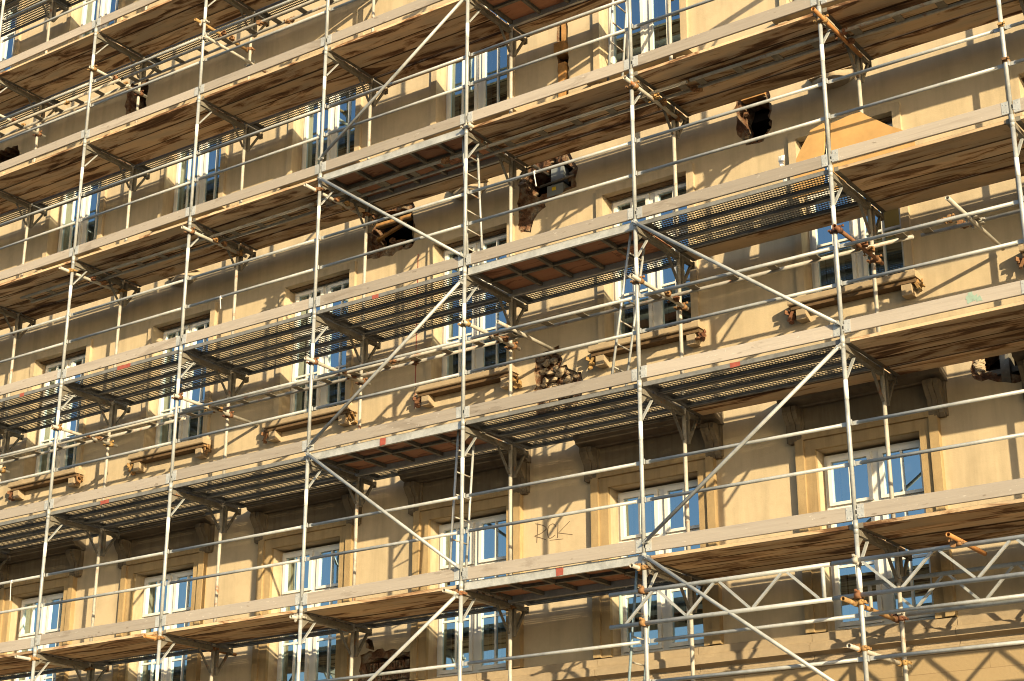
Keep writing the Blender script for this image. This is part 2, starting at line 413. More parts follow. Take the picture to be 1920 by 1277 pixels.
SHALLOW = dict(
 S3=[(-0.28,7.6),(-0.26,7.86),(-0.12,8.0),(0.02,8.09),(0.15,8.14),(0.55,8.1),(0.62,7.92),(0.67,7.8),(0.66,7.5),(0.43,7.46),(0.14,7.44),(0.2,7.38),(0.02,7.27),(-0.07,7.05),(-0.27,7.1)],
 S4=[(-3.02,8.12),(-2.12,8.02),(-2.1,7.34),(-2.4,7.34),(-2.55,7.28),(-2.97,7.33)],
 S5=[(3.06,7.6),(3.07,7.95),(3.12,8.17),(3.58,8.13),(3.57,7.55),(3.46,7.37),(3.22,7.36)],
 S6=[(0.0,4.4),(-0.02,4.9),(0.0,5.28),(0.37,5.3),(0.4,5.05),(0.72,4.86),(0.75,4.7),(0.6,4.4)],
 S7=[(5.78,3.82),(5.8,4.04),(5.95,4.13),(6.7,4.12),(6.7,3.58),(6.1,3.68),(5.9,3.73)],
 S8=[(-2.86,1.2),(-2.84,1.62),(-2.62,1.66),(-1.93,1.58),(-1.96,1.2)],
 S1=[(-8.5,11.93),(-7.94,11.9),(-7.95,11.4),(-8.15,11.22),(-8.45,11.2)],
)
def make_wall():
    w = MB(); w.box(-20, 14, YW, YW+0.40, 0.82, 19)
    wo = w.build('wall', ['plaster', 'reveal', 'rubble'])
    c1 = MB()
    for x in COLX:
        for z0, z1 in FLOORS: c1.box(x-HW, x+HW, YW-0.3, YW+0.7, z0, z1, 1)
    for i, (k, p) in enumerate(HOLES.items()):
        c1.prism_y(rough_poly(p, i, 0.012 if k in ('H9',) else 0.03), YW-0.3, YW+(0.10 if k == 'H6' else 0.22 if k in ('H8','H9') else 0.75), 2)
    c2 = MB()
    for i, (k, p) in enumerate(SHALLOW.items()): c2.prism_y(rough_poly(p, 50+i, 0.03), YW-0.2, YW+0.035, 2)
    cs = [c2.build('cut', ['plaster','reveal','rubble']), c1.build('cut', ['plaster','reveal','rubble'])]
    for c in cs:
        md = wo.modifiers.new('b', 'BOOLEAN'); md.object = c; md.operation = 'DIFFERENCE'; md.solver = 'EXACT'
    bpy.context.view_layer.update()
    dg = bpy.context.evaluated_depsgraph_get(); me = D.meshes.new_from_object(wo.evaluated_get(dg))
    wo.modifiers.clear(); wo.data = me
    for c in cs: D.objects.remove(c)
    wo.parent = bld; wo.matrix_parent_inverse = Matrix.Translation(-BO); wo.name = 'wall'
make_wall()
part(MB().box(-20, 14, YW-0.02, YW+0.40, -4.0, 0.815), 'stone_base', 'ashlar')
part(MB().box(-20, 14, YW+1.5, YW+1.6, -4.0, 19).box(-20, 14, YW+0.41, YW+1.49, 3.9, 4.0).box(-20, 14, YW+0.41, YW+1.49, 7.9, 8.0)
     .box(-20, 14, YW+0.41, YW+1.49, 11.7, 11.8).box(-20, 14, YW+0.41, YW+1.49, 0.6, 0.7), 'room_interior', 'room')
# string course with cornice under the lowest windows
pr = [(YW,1.19),(YW-0.085,1.17),(YW-0.085,1.085),(YW-0.12,1.075),(YW-0.155,1.04),(YW-0.155,0.965),(YW-0.05,0.935),(YW-0.05,0.895),(YW-0.075,0.885),(YW-0.075,0.86),(YW-0.045,0.85),(YW-0.045,0.83),(YW-0.03,0.818),(YW,0.818)]
pr = [(y+0.001, z) for y, z in pr]
sc = MB(); x = -20
while x < 14:
    L = random.uniform(1.3, 1.9); sc.prism_x(pr, x+0.003, min(14, x+L)-0.003); x += L
part(sc, 'string_course', 'stone2')

def make_window(variant):
    w = empty('window'); w.parent = None
    H = 2.11 if variant['f'] else 2.05
    fm = MB(); y0, y1 = 0.18, 0.26
    fm.box(-HW, -HW+0.045, y0, y1, 0, H); fm.box(HW-0.045, HW, y0, y1, 0, H)
    fm.box(-HW+0.045, HW-0.045, y0, y1, 0, 0.06); fm.box(-HW+0.045, HW-0.045, y0, y1, H-0.04, H)
    fm.box(-0.045, 0.045, y0+0.002, y1, 0.06, H-0.04)
    fm.box(-HW+0.045, -0.045, y0+0.004, y1, 1.405, 1.445); fm.box(0.045, HW-0.045, y0+0.004, y1, 1.405, 1.445)
    # inner box-window frame behind
    fm.box(-HW+0.02, -HW+0.09, 0.33, 0.38, 0, H); fm.box(-0.06, 0.06, 0.33, 0.38, 0, H); fm.box(HW-0.09, HW-0.02, 0.33, 0.38, 0, H)
    fr = fm.build('window_frame', 'white', None)
    for sgn in (-1, 1):
        xa, xb = (-HW+0.047, -0.047) if sgn < 0 else (0.047, HW-0.047)
        for lo, hi, nm in ((0.062, 1.403, 'casement'), (1.447, H-0.042, 'top_sash')):
            s = MB(); t = 0.048; ya, yb = y0-0.03, y0+0.02
            xc = (xa+xb)/2
            s.box(xa, xa+t, ya, yb, lo, hi); s.box(xb-t, xb, ya, yb, lo, hi)
            tb = 0.035 if nm == 'top_sash' else t; tt = t if nm == 'top_sash' else 0.035
            s.box(xa+t, xb-t, ya, yb, lo, lo+tb); s.box(xa+t, xb-t, ya, yb, hi-tt, hi)
            s.box(xc-0.013, xc+0.013, ya+0.008, yb-0.008, lo+tb, hi-tt)
            if nm == 'casement':
                s.box(xa+t, xc-0.013, ya+0.010, yb-0.010, lo+0.66, lo+0.688); s.box(xc+0.013, xb-t, ya+0.010, yb-0.010, lo+0.66, lo+0.688)
            so_ = s.build(nm, 'white', fr)
            p = MB(); gy = y0
            rg = random.Random(variant['seed']*7+sgn*3+int(hi*10)); tl = rg.uniform(-0.006, 0.006); tz = rg.uniform(-0.004, 0.004)
            p.v = [(xa+t-.005, gy+tz+tl, lo+tb-.005), (xb-t+.005, gy+tz-tl, lo+tb-.005), (xb-t+.005, gy-tz-tl, hi-tt+.005), (xa+t-.005, gy-tz+tl, hi-tt+.005)]
            p.face([0,1,2,3]); p.build('pane', 'glass', fr)
    c = MB(); rg = random.Random(variant['seed'])
    def drape(xa, xb, z0, z1, y, amp=0.02):
        n = max(6, int((xb-xa)/0.018)); b = len(c.v)
        for i in range(n+1):
            xx = xa+(xb-xa)*i/n; yy = y+amp*math.sin(i*1.15+rg.random()*0.8)
            c.v.append((xx, yy, z0)); c.v.append((xx, yy, z1))
        for i in range(n): c.face([b+2*i, b+2*i+2, b+2*i+3, b+2*i+1], 0, True)
    for xa, xb in variant['drapes']: drape(xa, xb, 0.1, H-0.05, 0.46)
    if c.v: c.build('curtain', variant['cm'], fr)
    D.objects.remove(w); return fr
VAR = [dict(f=0, seed=1, drapes=[(-0.56,-0.33),(-0.05,0.12)], cm='curtain'), dict(f=0, seed=2, drapes=[(-0.56,-0.2),(0.42,0.56)], cm='curtain2'),
       dict(f=0, seed=3, drapes=[(-0.56,-0.42),(0.05,0.2)], cm='curtain'), dict(f=0, seed=4, drapes=[(-0.56,-0.05)], cm='curtain2'),
       dict(f=0, seed=5, drapes=[(-0.56,-0.36)], cm='curtain')]
WV = []
for v in VAR: WV.append(make_window(v))
for v in VAR: WV.append(make_window(dict(v, f=1, seed=v['seed']+20)))
cnt = [0]*len(WV)
for fi, (z0, z1) in enumerate(FLOORS):
    for ci, x in enumerate(COLX):
        if not inframe([(x-.7,YW+.2,z0),(x+.7,YW+.2,z1),(x-.7,YW+.2,z1),(x+.7,YW+.2,z0)], 60, 60, 60, 60): continue
        k = (fi*3+ci*2+(ci//2)) % len(VAR)+(len(VAR) if fi == 1 else 0)
        o = WV[k] if cnt[k] == 0 else copy_tree(WV[k]); cnt[k] += 1
        o.parent = bld; o.matrix_parent_inverse = Matrix.Translation(-BO); o.location = (x, YW, z0); o.name = 'window'
for k, w in enumerate(WV):
    if cnt[k] == 0: kill(w)

# stone surrounds, hoods, sills
for fi, (z0, z1) in enumerate(FLOORS):
    for ci, x in enumerate(COLX):
        if not inframe([(x-1,YW,z0),(x+1,YW,z1+.5),(x-1,YW,z1+.5),(x+1,YW,z0)], 80, 350, 80, 80): continue
        s = MB()
        if fi == 0:
            for a, b, d in ((HW+0.001, HW+0.13, 0.05), (HW+0.13, HW+0.235, 0.085)):
                for sg in (-1, 1):
                    xa, xb = sorted((x+sg*a, x+sg*b)); s.box(xa, xb, YW-d, YW-0.001, z0-0.01, z1+a-HW+(b-a))
                s.box(x-a, x+a, YW-d, YW-0.001, z1+(a-HW), z1+(b-HW))
            part(s, 'window_surround', 'stone')
            h = MB()
            h.box(x-0.80, x+0.80, YW-0.03, YW-0.001, z1+0.24, 3.80)
            prh = [(YW-0.001,3.80),(YW-0.001,3.985),(YW-0.27,3.965),(YW-0.27,3.90),(YW-0.235,3.885),(YW-0.22,3.85),(YW-0.10,3.82),(YW-0.09,3.80)]
            h.prism_x(prh, x-0.99, x+0.99)
            for sg in (-1, 1):
                bx = x+sg*0.86
                pb = [(YW-0.001,3.39),(YW-0.001,3.799),(YW-0.21,3.799),(YW-0.215,3.74),(YW-0.17,3.66),(YW-0.12,3.60),(YW-0.10,3.50),(YW-0.105,3.43),(YW-0.07,3.39)]
                for q in (-0.06, 0, 0.06): h.prism_x([(yy+(0.012 if q else 0), zz) for yy, zz in pb], bx+q-0.027, bx+q+0.027)
                h.box(bx-0.11, bx+0.11, YW-0.065, YW-0.0015, 3.405, 3.795)
            part(h, 'window_hood', 'hoodstone')
        else:
            a, b, d = HW+0.001, HW+0.10, 0.055
            for sg in (-1, 1):
                xa, xb = sorted((x+sg*a, x+sg*b)); s.box(xa, xb, YW-d, YW-0.001, z0+0.02, z1+b-HW)
            s.box(x-a, x+a, YW-d, YW-0.001, z1+0.001, z1+b-HW)
            part(s, 'window_surround', 'reveal')
            if fi == 1:
                sb = MB(); pj = rough_poly([(x-HW+.005, z1-.003), (x+HW-.005, z1-.003), (x+HW-.005, z1-0.032), (x-HW+.005, z1-0.026)], ci+90, 0.006, 0.1)
                sb.prism_y(pj, YW+0.06, YW+0.12); part(sb, 'shutter_board', 'brown')
            si = MB(); si.box(x-0.80, x+0.80, YW-0.20, YW+0.17, z0-0.085, z0-0.004, 0, 0.012)
            part(si, 'window_sill', 'stone2')
            if fi == 1: part(MB().box(x-0.78, x+0.78, YW-0.15, YW-0.001, z0-0.135, z0-0.087), 'sill_shade_strip', 'brown')  # dark strip added under the sill, its colour stands in for shade
            for sg in (-1, 1): part(MB().box(x+sg*0.66-0.06, x+sg*0.66+0.06, YW-0.14, YW-0.001, z0-0.27, z0-0.137), 'sill_corbel', 'stone2')
            if fi == 1:
                for sg in (-1, 1):
                    ib = MB()
                    for q in range(6):
                        c = (x+sg*0.80+random.uniform(-.06,.05), YW-random.uniform(.03,.13), z0-random.uniform(.1,.27))
                        ib.blob(c, random.uniform(.018,.04), ci*31+q+sg*7, 1, (random.uniform(.6,1.6),1,random.uniform(.6,1.4)))
                    ib.bar((x+sg*0.78, YW-0.005, z0-0.17), (x+sg*0.86, YW-0.15, z0-0.14), 0.016, 0.05)
                    ib.bar((x+sg*0.76, YW-0.12, z0-0.12), (x+sg*0.83, YW-0.13, z0-0.26), 0.02, 0.03)
                    part(ib, 'sill_bracket', 'rust')
# broken shell ornaments over every second window of the middle storey
for n, x in enumerate((4.47, -1.1, -6.7)):
    s = MB(); rg = random.Random(n); cz = 8.0
    nb, nr = 12, 5; base = len(s.v)
    for i in range(nb+1):
        t = math.pi*(1+i/nb)
        for j in range(nr+1):
            u = math.pi/2*j/nr; rr = math.cos(u)
            s.v.append((x+0.33*rr*math.cos(t)+rg.uniform(-.006,.006), YW-0.001-0.17*math.sin(u)*(0.35+0.65*abs(math.sin(t))), cz+0.20*rr*math.sin(t)))
    for i in range(nb):
        for j in range(nr): s.face([base+i*(nr+1)+j, base+(i+1)*(nr+1)+j, base+(i+1)*(nr+1)+j+1, base+i*(nr+1)+j+1], 0, True)
    for k in range(8):
        t = math.pi*(0.12+0.76*k/7); r = rg.uniform(0.17, 0.27)
        s.tube((x+0.03*math.cos(t), YW-0.05, cz-0.03), (x+r*math.cos(t), YW-0.09-0.04*rg.random(), cz+r*0.85*math.sin(t)), 0.018, 7, 0, False, 0.036)
    s.box(x-0.33, x+0.33, YW-0.09, YW-0.001, cz-0.02, cz+0.02)
    part(s, 'broken_ornament', 'stone2')
# rubble in the wall holes
def rubble(poly, n, seed, rmin, rmax, ydep, name='broken_masonry', mat='rubble', ring=True):
    rg = random.Random(seed); s = MB(); m = len(poly)
    for k in range(n):
        if ring:
            i = rg.randrange(m); a = poly[i]; b = poly[(i+1) % m]; t = rg.random()
            px, pz = a[0]+(b[0]-a[0])*t, a[1]+(b[1]-a[1])*t
        else:
            px = rg.uniform(min(p[0] for p in poly)+.03, max(p[0] for p in poly)-.05); pz = rg.uniform(min(p[1] for p in poly)+.02, max(p[1] for p in poly)-.05)
        s.blob((px, YW+rg.uniform(0.03, ydep), pz), rg.uniform(rmin, rmax), seed*100+k, 1, (rg.uniform(.8,1.5), 0.8, rg.uniform(.6,1.1)), 0, 0.3)
    return part(s, name, mat)
rubble(HOLES['H3'], 26, 3, .03, .075, .16); rubble([(-0.25,7.1),(-0.05,7.1),(0.0,7.3),(0.12,7.4),(-0.2,7.5)], 16, 33, .03, .07, .05)
rubble(HOLES['H4'], 16, 4, .03, .06, .18); rubble([(-2.85,7.45),(-2.3,7.45),(-2.3,7.6),(-2.85,7.6)], 12, 44, .04, .08, .2, ring=False)
rubble(HOLES['H5'], 22, 5, .03, .06, .2); rubble(HOLES['H6'], 60, 6, .03, .065, .07, 'loose_stones', 'stone2', False)
rubble(HOLES['H6'], 18, 66, .03, .06, .1); rubble(HOLES['H7'], 18, 7, .03, .07, .2); rubble(HOLES['H1'], 10, 1, .02, .04, .2)
rubble([(5.84,3.84),(5.84,4.05),(5.94,4.04),(5.94,3.84)], 14, 77, .03, .06, .1, 'loose_stones', 'stone2', False)
# exposed hollow bricks low on the wall
hb = MB()
for r in range(2):
    for q in range(5):
        bx = -2.72+q*0.145+r*0.05; bz = 1.24+r*0.13
        for dx in (0, 0.055, 0.11): hb.box(bx+dx, bx+dx+0.02, YW-0.015+random.uniform(0,.03), YW+0.15, bz, bz+0.11)
        hb.box(bx, bx+0.13, YW+0.005, YW+0.16, bz, bz+0.03); hb.box(bx, bx+0.13, YW+0.008, YW+0.16, bz+0.085, bz+0.11)
part(hb, 'hollow_brick', 'rubble')
# timber props inside openings
part(MB().box(0.41, 0.53, YW-0.03, YW+0.12, 8.7, 9.45).box(0.385, 0.55, YW-0.10, YW+0.12, 9.58, 9.74).box(0.43, 0.52, YW+0.03, YW+0.14, 9.74, 10.45), 'timber_prop', 'timber')
part(MB().box(-2.86, -2.2, YW+0.05, YW+0.13, 7.83, 7.90).bar((-2.8,YW+0.03,7.62),(-2.3,YW+0.06,7.78),0.05,0.04), 'charred_timber', 'timber')
part(MB().box(3.17, 3.50, YW-0.012, YW+0.1, 8.02, 8.10), 'brick_lintel', 'timber')
part(MB().box(6.12, 6.22, YW+0.02, YW+0.2, 3.65, 4.08).box(5.9, 6.6, YW+0.1, YW+0.2, 3.80, 3.86), 'steel_beam', 'dark')
# electrical boxes in the big hole
eb = MB(); eb.box(0.22, 0.42, YW+0.06, YW+0.2, 7.70, 7.92); eb.box(0.17, 0.43, YW+0.03, YW+0.2, 7.50, 7.66)
part(eb, 'junction_box', 'greybox'); part(MB().box(0.255, 0.315, YW+0.024, YW+0.0295, 7.575, 7.625), 'warning_sticker', 'yellow')
part(MB().tube((0.05,YW+.05,7.70),(0.62,YW+0.02,7.71),0.018,8), 'conduit', 'dark')
# spray-painted letters R C K
gr = MB()
def stroke(pts, w=0.008):
    for a, b in zip(pts, pts[1:]): gr.bar((a[0], YW-0.002, a[1]), (b[0], YW-0.002, b[1]), w, 0.003, (0,1,0))
def smooth(pts, n=5):
    out = []
    for i in range(len(pts)-1):
        p0 = pts[max(i-1,0)]; p1 = pts[i]; p2 = pts[i+1]; p3 = pts[min(i+2,len(pts)-1)]
        for k in range(n):
            t = k/n; out.append(tuple(0.5*((2*b)+(-a+c)*t+(2*a-5*b+4*c-d)*t*t+(-a+3*b-3*c+d)*t**3) for a, b, c, d in zip(p0,p1,p2,p3)))
    return out+[pts[-1]]
stroke([(0.02,3.0),(0.00,2.74)]); stroke(smooth([(-0.02,2.99),(0.10,2.95),(0.145,2.90),(0.06,2.85),(-0.03,2.83),(0.05,2.80),(0.14,2.76)]))
stroke(smooth([(0.30,2.90),(0.25,2.95),(0.18,2.92),(0.165,2.83),(0.20,2.77),(0.28,2.80)]))
stroke([(0.325,2.93),(0.315,2.76)]); stroke([(0.50,2.945),(0.33,2.82),(0.54,2.77)], 0.006); stroke([(0.20,2.745),(0.40,2.735)], 0.006)
part(gr, 'graffiti_letters', 'black')
# red survey line on the wall
part(MB().box(-2.02, -2.006, YW-0.003, YW-0.0005, 4.9, 7.2).box(-2.06,-2.0,YW-0.004,YW-0.0008,5.62,5.72), 'red_survey_line', 'red')

# ================================================================== SCAFFOLD
ZT = -0.06          # deck top relative to level height 2*l
def frame_proto():
    r = empty('scaffold_frame')
    for y in (0, 1.0):
        m = MB(); m.tube((0,y,-0.10),(0,y,1.86),0.0242,12); m.tube((0,y,1.82),(0,y,1.90),0.0265,12)
        m.tube((0,y,-0.13),(0,y,-0.04),0.0275,12)
        if y == 0:
            for q in (0.56, 1.0): m.box(0.018, 0.04, -0.012, 0.012, q-0.03, q+0.03)
        m.build('standard', 'tube' if y == 0 else 'tube2', r)
    t = MB(); t.box(-0.025, 0.025, 0.025, 0.975, 1.815, 1.87); t.box(-0.03, 0.03, 0.025, 0.975, 1.805, 1.814)
    t.prism_x([(0.024,1.68),(0.16,1.806),(0.024,1.806)], -0.004, 0.004); t.build('transom', 'dark', r)
    MB().bar((0.0,0.028,1.50),(0.0,0.275,1.81),0.016,0.032,(1,0,0)).build('knee_brace', 'tube', r)
    MB().bar((0.0,0.972,1.50),(0.0,0.725,1.81),0.016,0.032,(1,0,0)).build('knee_brace', 'dark', r)
    MB().tube((0,0,1.26),(0,0,1.47),0.0252,12).build('white_sleeve', 'label', r)
    return Proto(r)
FR = frame_proto()
def console_proto():
    r = empty('console_bracket')
    MB().bar((0,1.075,1.48),(0,1.075,1.87),0.05,0.045,(0,1,0)).build('upright', 'dark', r)
    MB().box(-0.022,0.022,1.098,1.335,1.822,1.87).box(-0.03,0.03,1.335,1.36,1.80,1.885).build('arm', 'dark', r)
    MB().bar((0,1.09,1.50),(0,1.30,1.82),0.03,0.03,(1,0,0)).build('strut', 'dark', r)
    return Proto(r)
CB_ = console_proto()
for l in range(0, 8):
    for i, x in enumerate([9.54]+STD):
        i -= 1
        z = 2.0*l
        if not inframe([(x,0,z),(x,0,z+2),(x,1,z),(x,1,z+2)], 40, 420, 40, 40): continue
        nm = 'upright line just beyond the right edge' if i < 0 else stdname(i)
        lev = f'under {deckname(l+1)}'
        FR.put((x,0,z), f'grey steel scaffold frame {lev}, {nm}', 'scaffold frame', 'steel frames of the scaffold')
        CB_.put((x,0,z), f'dark console bracket {lev}, {nm}', 'bracket', 'console brackets on the inner uprights')

def lenof(b): x0, x1 = bay_x(b); return x1-x0
LENS = {2.5: 'a', 2.04: 'b'}
def plank_protos(L):
    P = {}
    L -= 0.05
    m = MB(); m.box(0, L, 0, 0.318, -0.05, 0, 0, 0.009); r = m.build('wooden_plank', 'deckwood')
    for xe in (0, L-0.05):
        MB().box(xe-0.002, xe+0.052, -0.002, 0.317, -0.052, -0.0505).box(xe-0.002, xe+0.052, -0.0022, -0.0005, -0.0505, 0.001).build('end_strap', 'dark', r)
    P['W'] = Proto(r)
    m = MB(); m.box(0, L, 0.006, 0.309, -0.0055, 0, 1)
    for y in (0, 0.309): m.box(0, L, y, y+0.006, -0.050, 0, 0)
    m.box(0, L, 0.006, 0.024, -0.050, -0.046, 0); m.box(0, L, 0.291, 0.309, -0.050, -0.046, 0)
    m.box(-0.001, 0.03, 0.006, 0.309, -0.045, -0.006, 0); m.box(L-0.03, L+0.001, 0.006, 0.309, -0.045, -0.006, 0)
    P['S'] = Proto(m.build('steel_plank', ['plank', 'perf']))
    r = empty('hatch_platform')
    for y in (0, 0.885):
        MB().box(0, L, y, y+0.035, -0.10, 0.0).box(0, L, y-0.003 if y == 0 else y+0.035, y if y == 0 else y+0.038, -0.10, -0.085).build('side_beam', 'alu', r)
    MB().box(0.002, L-0.002, 0.036, 0.45, -0.022, -0.008, 0).box(0.002, L*0.72, 0.452, 0.884, -0.022, -0.008).build('plywood_panel', 'ply', r)
    MB().box(L*0.72+0.01, L-0.003, 0.455, 0.882, -0.021, -0.007).build('hatch', 'ply', r)
    MB().box(0.01, L-0.01, 0.43, 0.475, -0.06, -0.0225).build('centre_beam', 'dark', r)
    for k in range(6):
        xx = 0.02+(L-0.1)*k/5
        MB().box(xx, xx+0.045, 0.036, 0.429, -0.07, -0.0225).box(xx, xx+0.045, 0.476, 0.884, -0.07, -0.0225).build('cross_rib', 'dark', r)
    P['P'] = Proto(r)
    m = MB(); m.box(0, L, -0.015, 0.015, -0.075, 0.075, 0, 0.004); r = m.build('toeboard', 'toewood')
    for xe in (0.0, L-0.075):
        b = MB(); b.box(xe, xe+0.075, -0.0185, -0.0155, -0.07, 0.07)
        for bx, bz in ((.02,.04),(.055,.03),(.02,-.04),(.055,-.045)): b.tube((xe+bx,-0.0185,bz),(xe+bx,-0.0225,bz),0.006,6)
        s = -1 if xe == 0 else 1
        xs = xe if s < 0 else xe+0.075
        b.box(min(xs,xs+s*0.045), max(xs,xs+s*0.045), -0.0185, 0.0, -0.028, 0.028); b.build('end_bracket', 'alu', r)
    P['T'] = Proto(r)
    m = MB(); Lr = L-0.02
    m.tube((0.06,0,0),(Lr-0.06,0,0),0.0195,10); m.bar((0,0,0),(0.065,0,0),0.012,0.044,(0,0,1)); m.bar((Lr-0.065,0,0),(Lr,0,0),0.012,0.044,(0,0,1))
    P['R'] = Proto(m.build('guardrail', 'tube'))
    return P
PP = {'a': plank_protos(2.5), 'b': plank_protos(2.04)}
#            bay: -1   0    1    2    3    4    5    6    7    8
DECK = {1: ('W', 'W', 'W', 'P', 'W', 'W', 'W', 'W', 'W', 'W'),
        2: ('W', 'W', 'S', 'S', 'P', 'S', 'S', 'S', 'S', 'S'),
        3: ('W', 'W', 'S', 'P', 'S', 'S', 'S', 'S', 'S', 'S'),
        4: ('W', 'W', 'W', 'W', 'P', 'W', 'W', 'W', 'W', 'W'),
        5: ('W', 'W', 'W', 'P', 'W', 'W', 'W', 'W', 'W', 'W'),
        6: ('W', 'W', 'W', 'W', 'W', 'W', 'W', 'W', 'W', 'W'),
        7: ('S', 'S', 'S', 'S', 'S', 'S', 'S', 'S', 'S', 'S')}
CONS = {1: ('W', 'W', 'W', 'S', 'S', 'S', 'S', 'S', 'S', 'S'),
        2: ('W', 'W', 'W', 'S', 'S', 'S', 'S', 'S', 'S', 'S'),
        3: ('W', 'W', 'W', 'S', 'S', 'S', 'S', 'S', 'S', 'S'),
        4: ('W', 'W', 'W', 'W', 'W', 'W', 'W', 'W', 'W', 'W'),
        5: ('W', 'W', 'W', 'W', 'W', 'S', 'S', 'S', 'S', 'S'),
        6: ('W', 'W', 'W', 'W', 'S', 'S', 'S', 'S', 'S', 'S'),
        7: ('S', 'S', 'S', 'S', 'S', 'S', 'S', 'S', 'S', 'S')}
WDESC = {'W': 'stained wooden', 'S': 'perforated steel'}
rg = random.Random(11)
for l in range(0, 8):
    for b in range(-1, 9):
        x0, x1 = bay_x(b); L = x1-x0; pk = PP['a' if L > 2.3 else 'b']; z = 2.0*l
        if b == 0: pk = PP['b']
        where = f'{deckname(l)}, {bayname(b)}'
        mg = (30, 420, 30, 30)
        if l >= 1 and inframe([(x0,0,z),(x1,0,z),(x0,1.4,z),(x1,1.4,z)], *mg):
            k = DECK[l][b+1]
            if k == 'P':
                pk['P'].put((x0+0.025, 0.035, z+ZT+0.02), f'hatch platform with reddish plywood underside, {where}', 'platform', 'hatch platforms over the ladders')
            else:
                for j, pos in enumerate(('outer', 'middle', 'inner')):
                    pk[k].put((x0+0.025+rg.uniform(-.008,.008), 0.03+j*0.326, z+ZT+rg.uniform(-.006,.006)), f'{pos} {WDESC[k]} deck plank, {where}', 'deck plank', f'{WDESC[k]} deck planks')
            c = CONS[l][b+1]
            pk[c].put((x0+0.025+rg.uniform(-.01,.01), 1.03, z+ZT+rg.uniform(-.008,.012)), f'wall-side {WDESC[c]} plank, {where}', 'deck plank', f'{WDESC[c]} deck planks')
            t = pk['T'].put((x0+0.035, 0, z+0.045+rg.uniform(-.012,.012)), f'weathered grey wooden toeboard, {where}', 'toeboard', 'wooden toeboards along the decks')
            t.rotation_euler = (0, rg.uniform(-.006,.006), 0)
        if inframe([(x0,0,z+1),(x1,0,z+1),(x0,0,z+.5),(x1,0,z+.5)], *mg):
            dl = 'rails under the lowest deck' if l == 0 else deckname(l)
            for hh, nm in ((1.0, 'upper'), (0.565, 'lower')):
                if l == 0 and nm == 'lower' and b < 0: continue
                p = pk['R'].put((x0+0.035, 0.035, z+hh), f'{nm} grey guardrail tube, {dl}, {bayname(b)}', 'guardrail', 'guardrail tubes')
for P in PP.values():
    for q in P.values(): q.finish()

# diagonal braces on the outside
def brace(p, q, label):
    m = MB(); a = Vector(p); b = Vector(q); d = (b-a).normalized()
    m.tube(a, b, 0.0215, 12); m.bar(a-d*0.05, a+d*0.03, 0.012, 0.046, (0,1,0)); m.bar(b-d*0.03, b+d*0.05, 0.012, 0.046, (0,1,0))
    for e in (a, b): m.box(e.x-0.02, e.x+0.02, e.y-0.01, -0.02, e.z-0.02, e.z+0.02)
    o = m.build('diagonal_brace', 'tube'); tag(o, label, 'diagonal brace', 'diagonal braces across the outer face'); return o
y = -0.055
B4 = 'fourth bay from the right'; B2 = 'second bay from the right'
brace((-2.45,y,8.18),(-0.03,y,9.83), f'grey diagonal tube above the fourth deck up, {B4}')
brace((-2.44,y,7.85),(-0.03,y,6.12), f'grey diagonal tube between the third and fourth decks, {B4}')
brace((-0.03,y,5.75),(-2.42,y,4.05), f'grey diagonal tube between the second and third decks, {B4}')
brace((-2.45,y,3.92),(-0.03,y,2.14), f'grey diagonal tube between the lowest and second decks, {B4}')
brace((-0.04,y,1.78),(-2.42,y,0.16), f'grey diagonal tube below the lowest deck, {B4}')
brace((2.54,y,5.89),(4.97,y,4.10), f'grey diagonal tube between the second and third decks, {B2}')
brace((4.97,y,3.83),(2.56,y,2.08), f'grey diagonal tube between the lowest and second decks, {B2}')
brace((2.56,y,1.90),(4.95,y,0.15), f'grey diagonal tube below the lowest deck, {B2}')

# ladders under the hatch platforms
def ladder(xt, zt, xb, zb, label, mat='tube'):
    m = MB(); ya, yb = 0.14, 0.46
    r = empty('ladder', (xb,0.3,zb))
    def w(p): return (p[0]-xb, p[1]-0.3, p[2]-zb)
    for yy in (ya, yb): MB().tube(w((xt,yy,zt)), w((xb,yy,zb)), 0.016, 8).build('stile', mat, r)
    n = int((zt-zb)/0.27)
    rm = MB()
    for k in range(1, n):
        t = k/n; xx = xt+(xb-xt)*t; zz = zt+(zb-zt)*t
        MB().tube(w((xx,ya,zz)), w((xx,yb,zz)), 0.010, 6).build('rung', 'tube2', r)
    tag(r, label, 'ladder', 'access ladders below hatches')
ladder(-0.16, 7.93, -0.05, 6.02, f'steel ladder below the fourth-deck hatch, {B4}')
ladder(2.36, 5.92, 2.02, 3.98, f'leaning steel ladder below the third-deck hatch, third bay from the right')
ladder(-0.17, 3.92, -0.29, 1.98, f'steel ladder below the second-deck hatch, {B4}')
ladder(2.33, 1.92, 2.12, 0.0, f'blue-grey ladder below the lowest deck hatch, third bay from the right', 'blue')
ladder(2.25, 9.92, 2.08, 8.0, f'steel ladder below the fifth-deck hatch, third bay from the right')

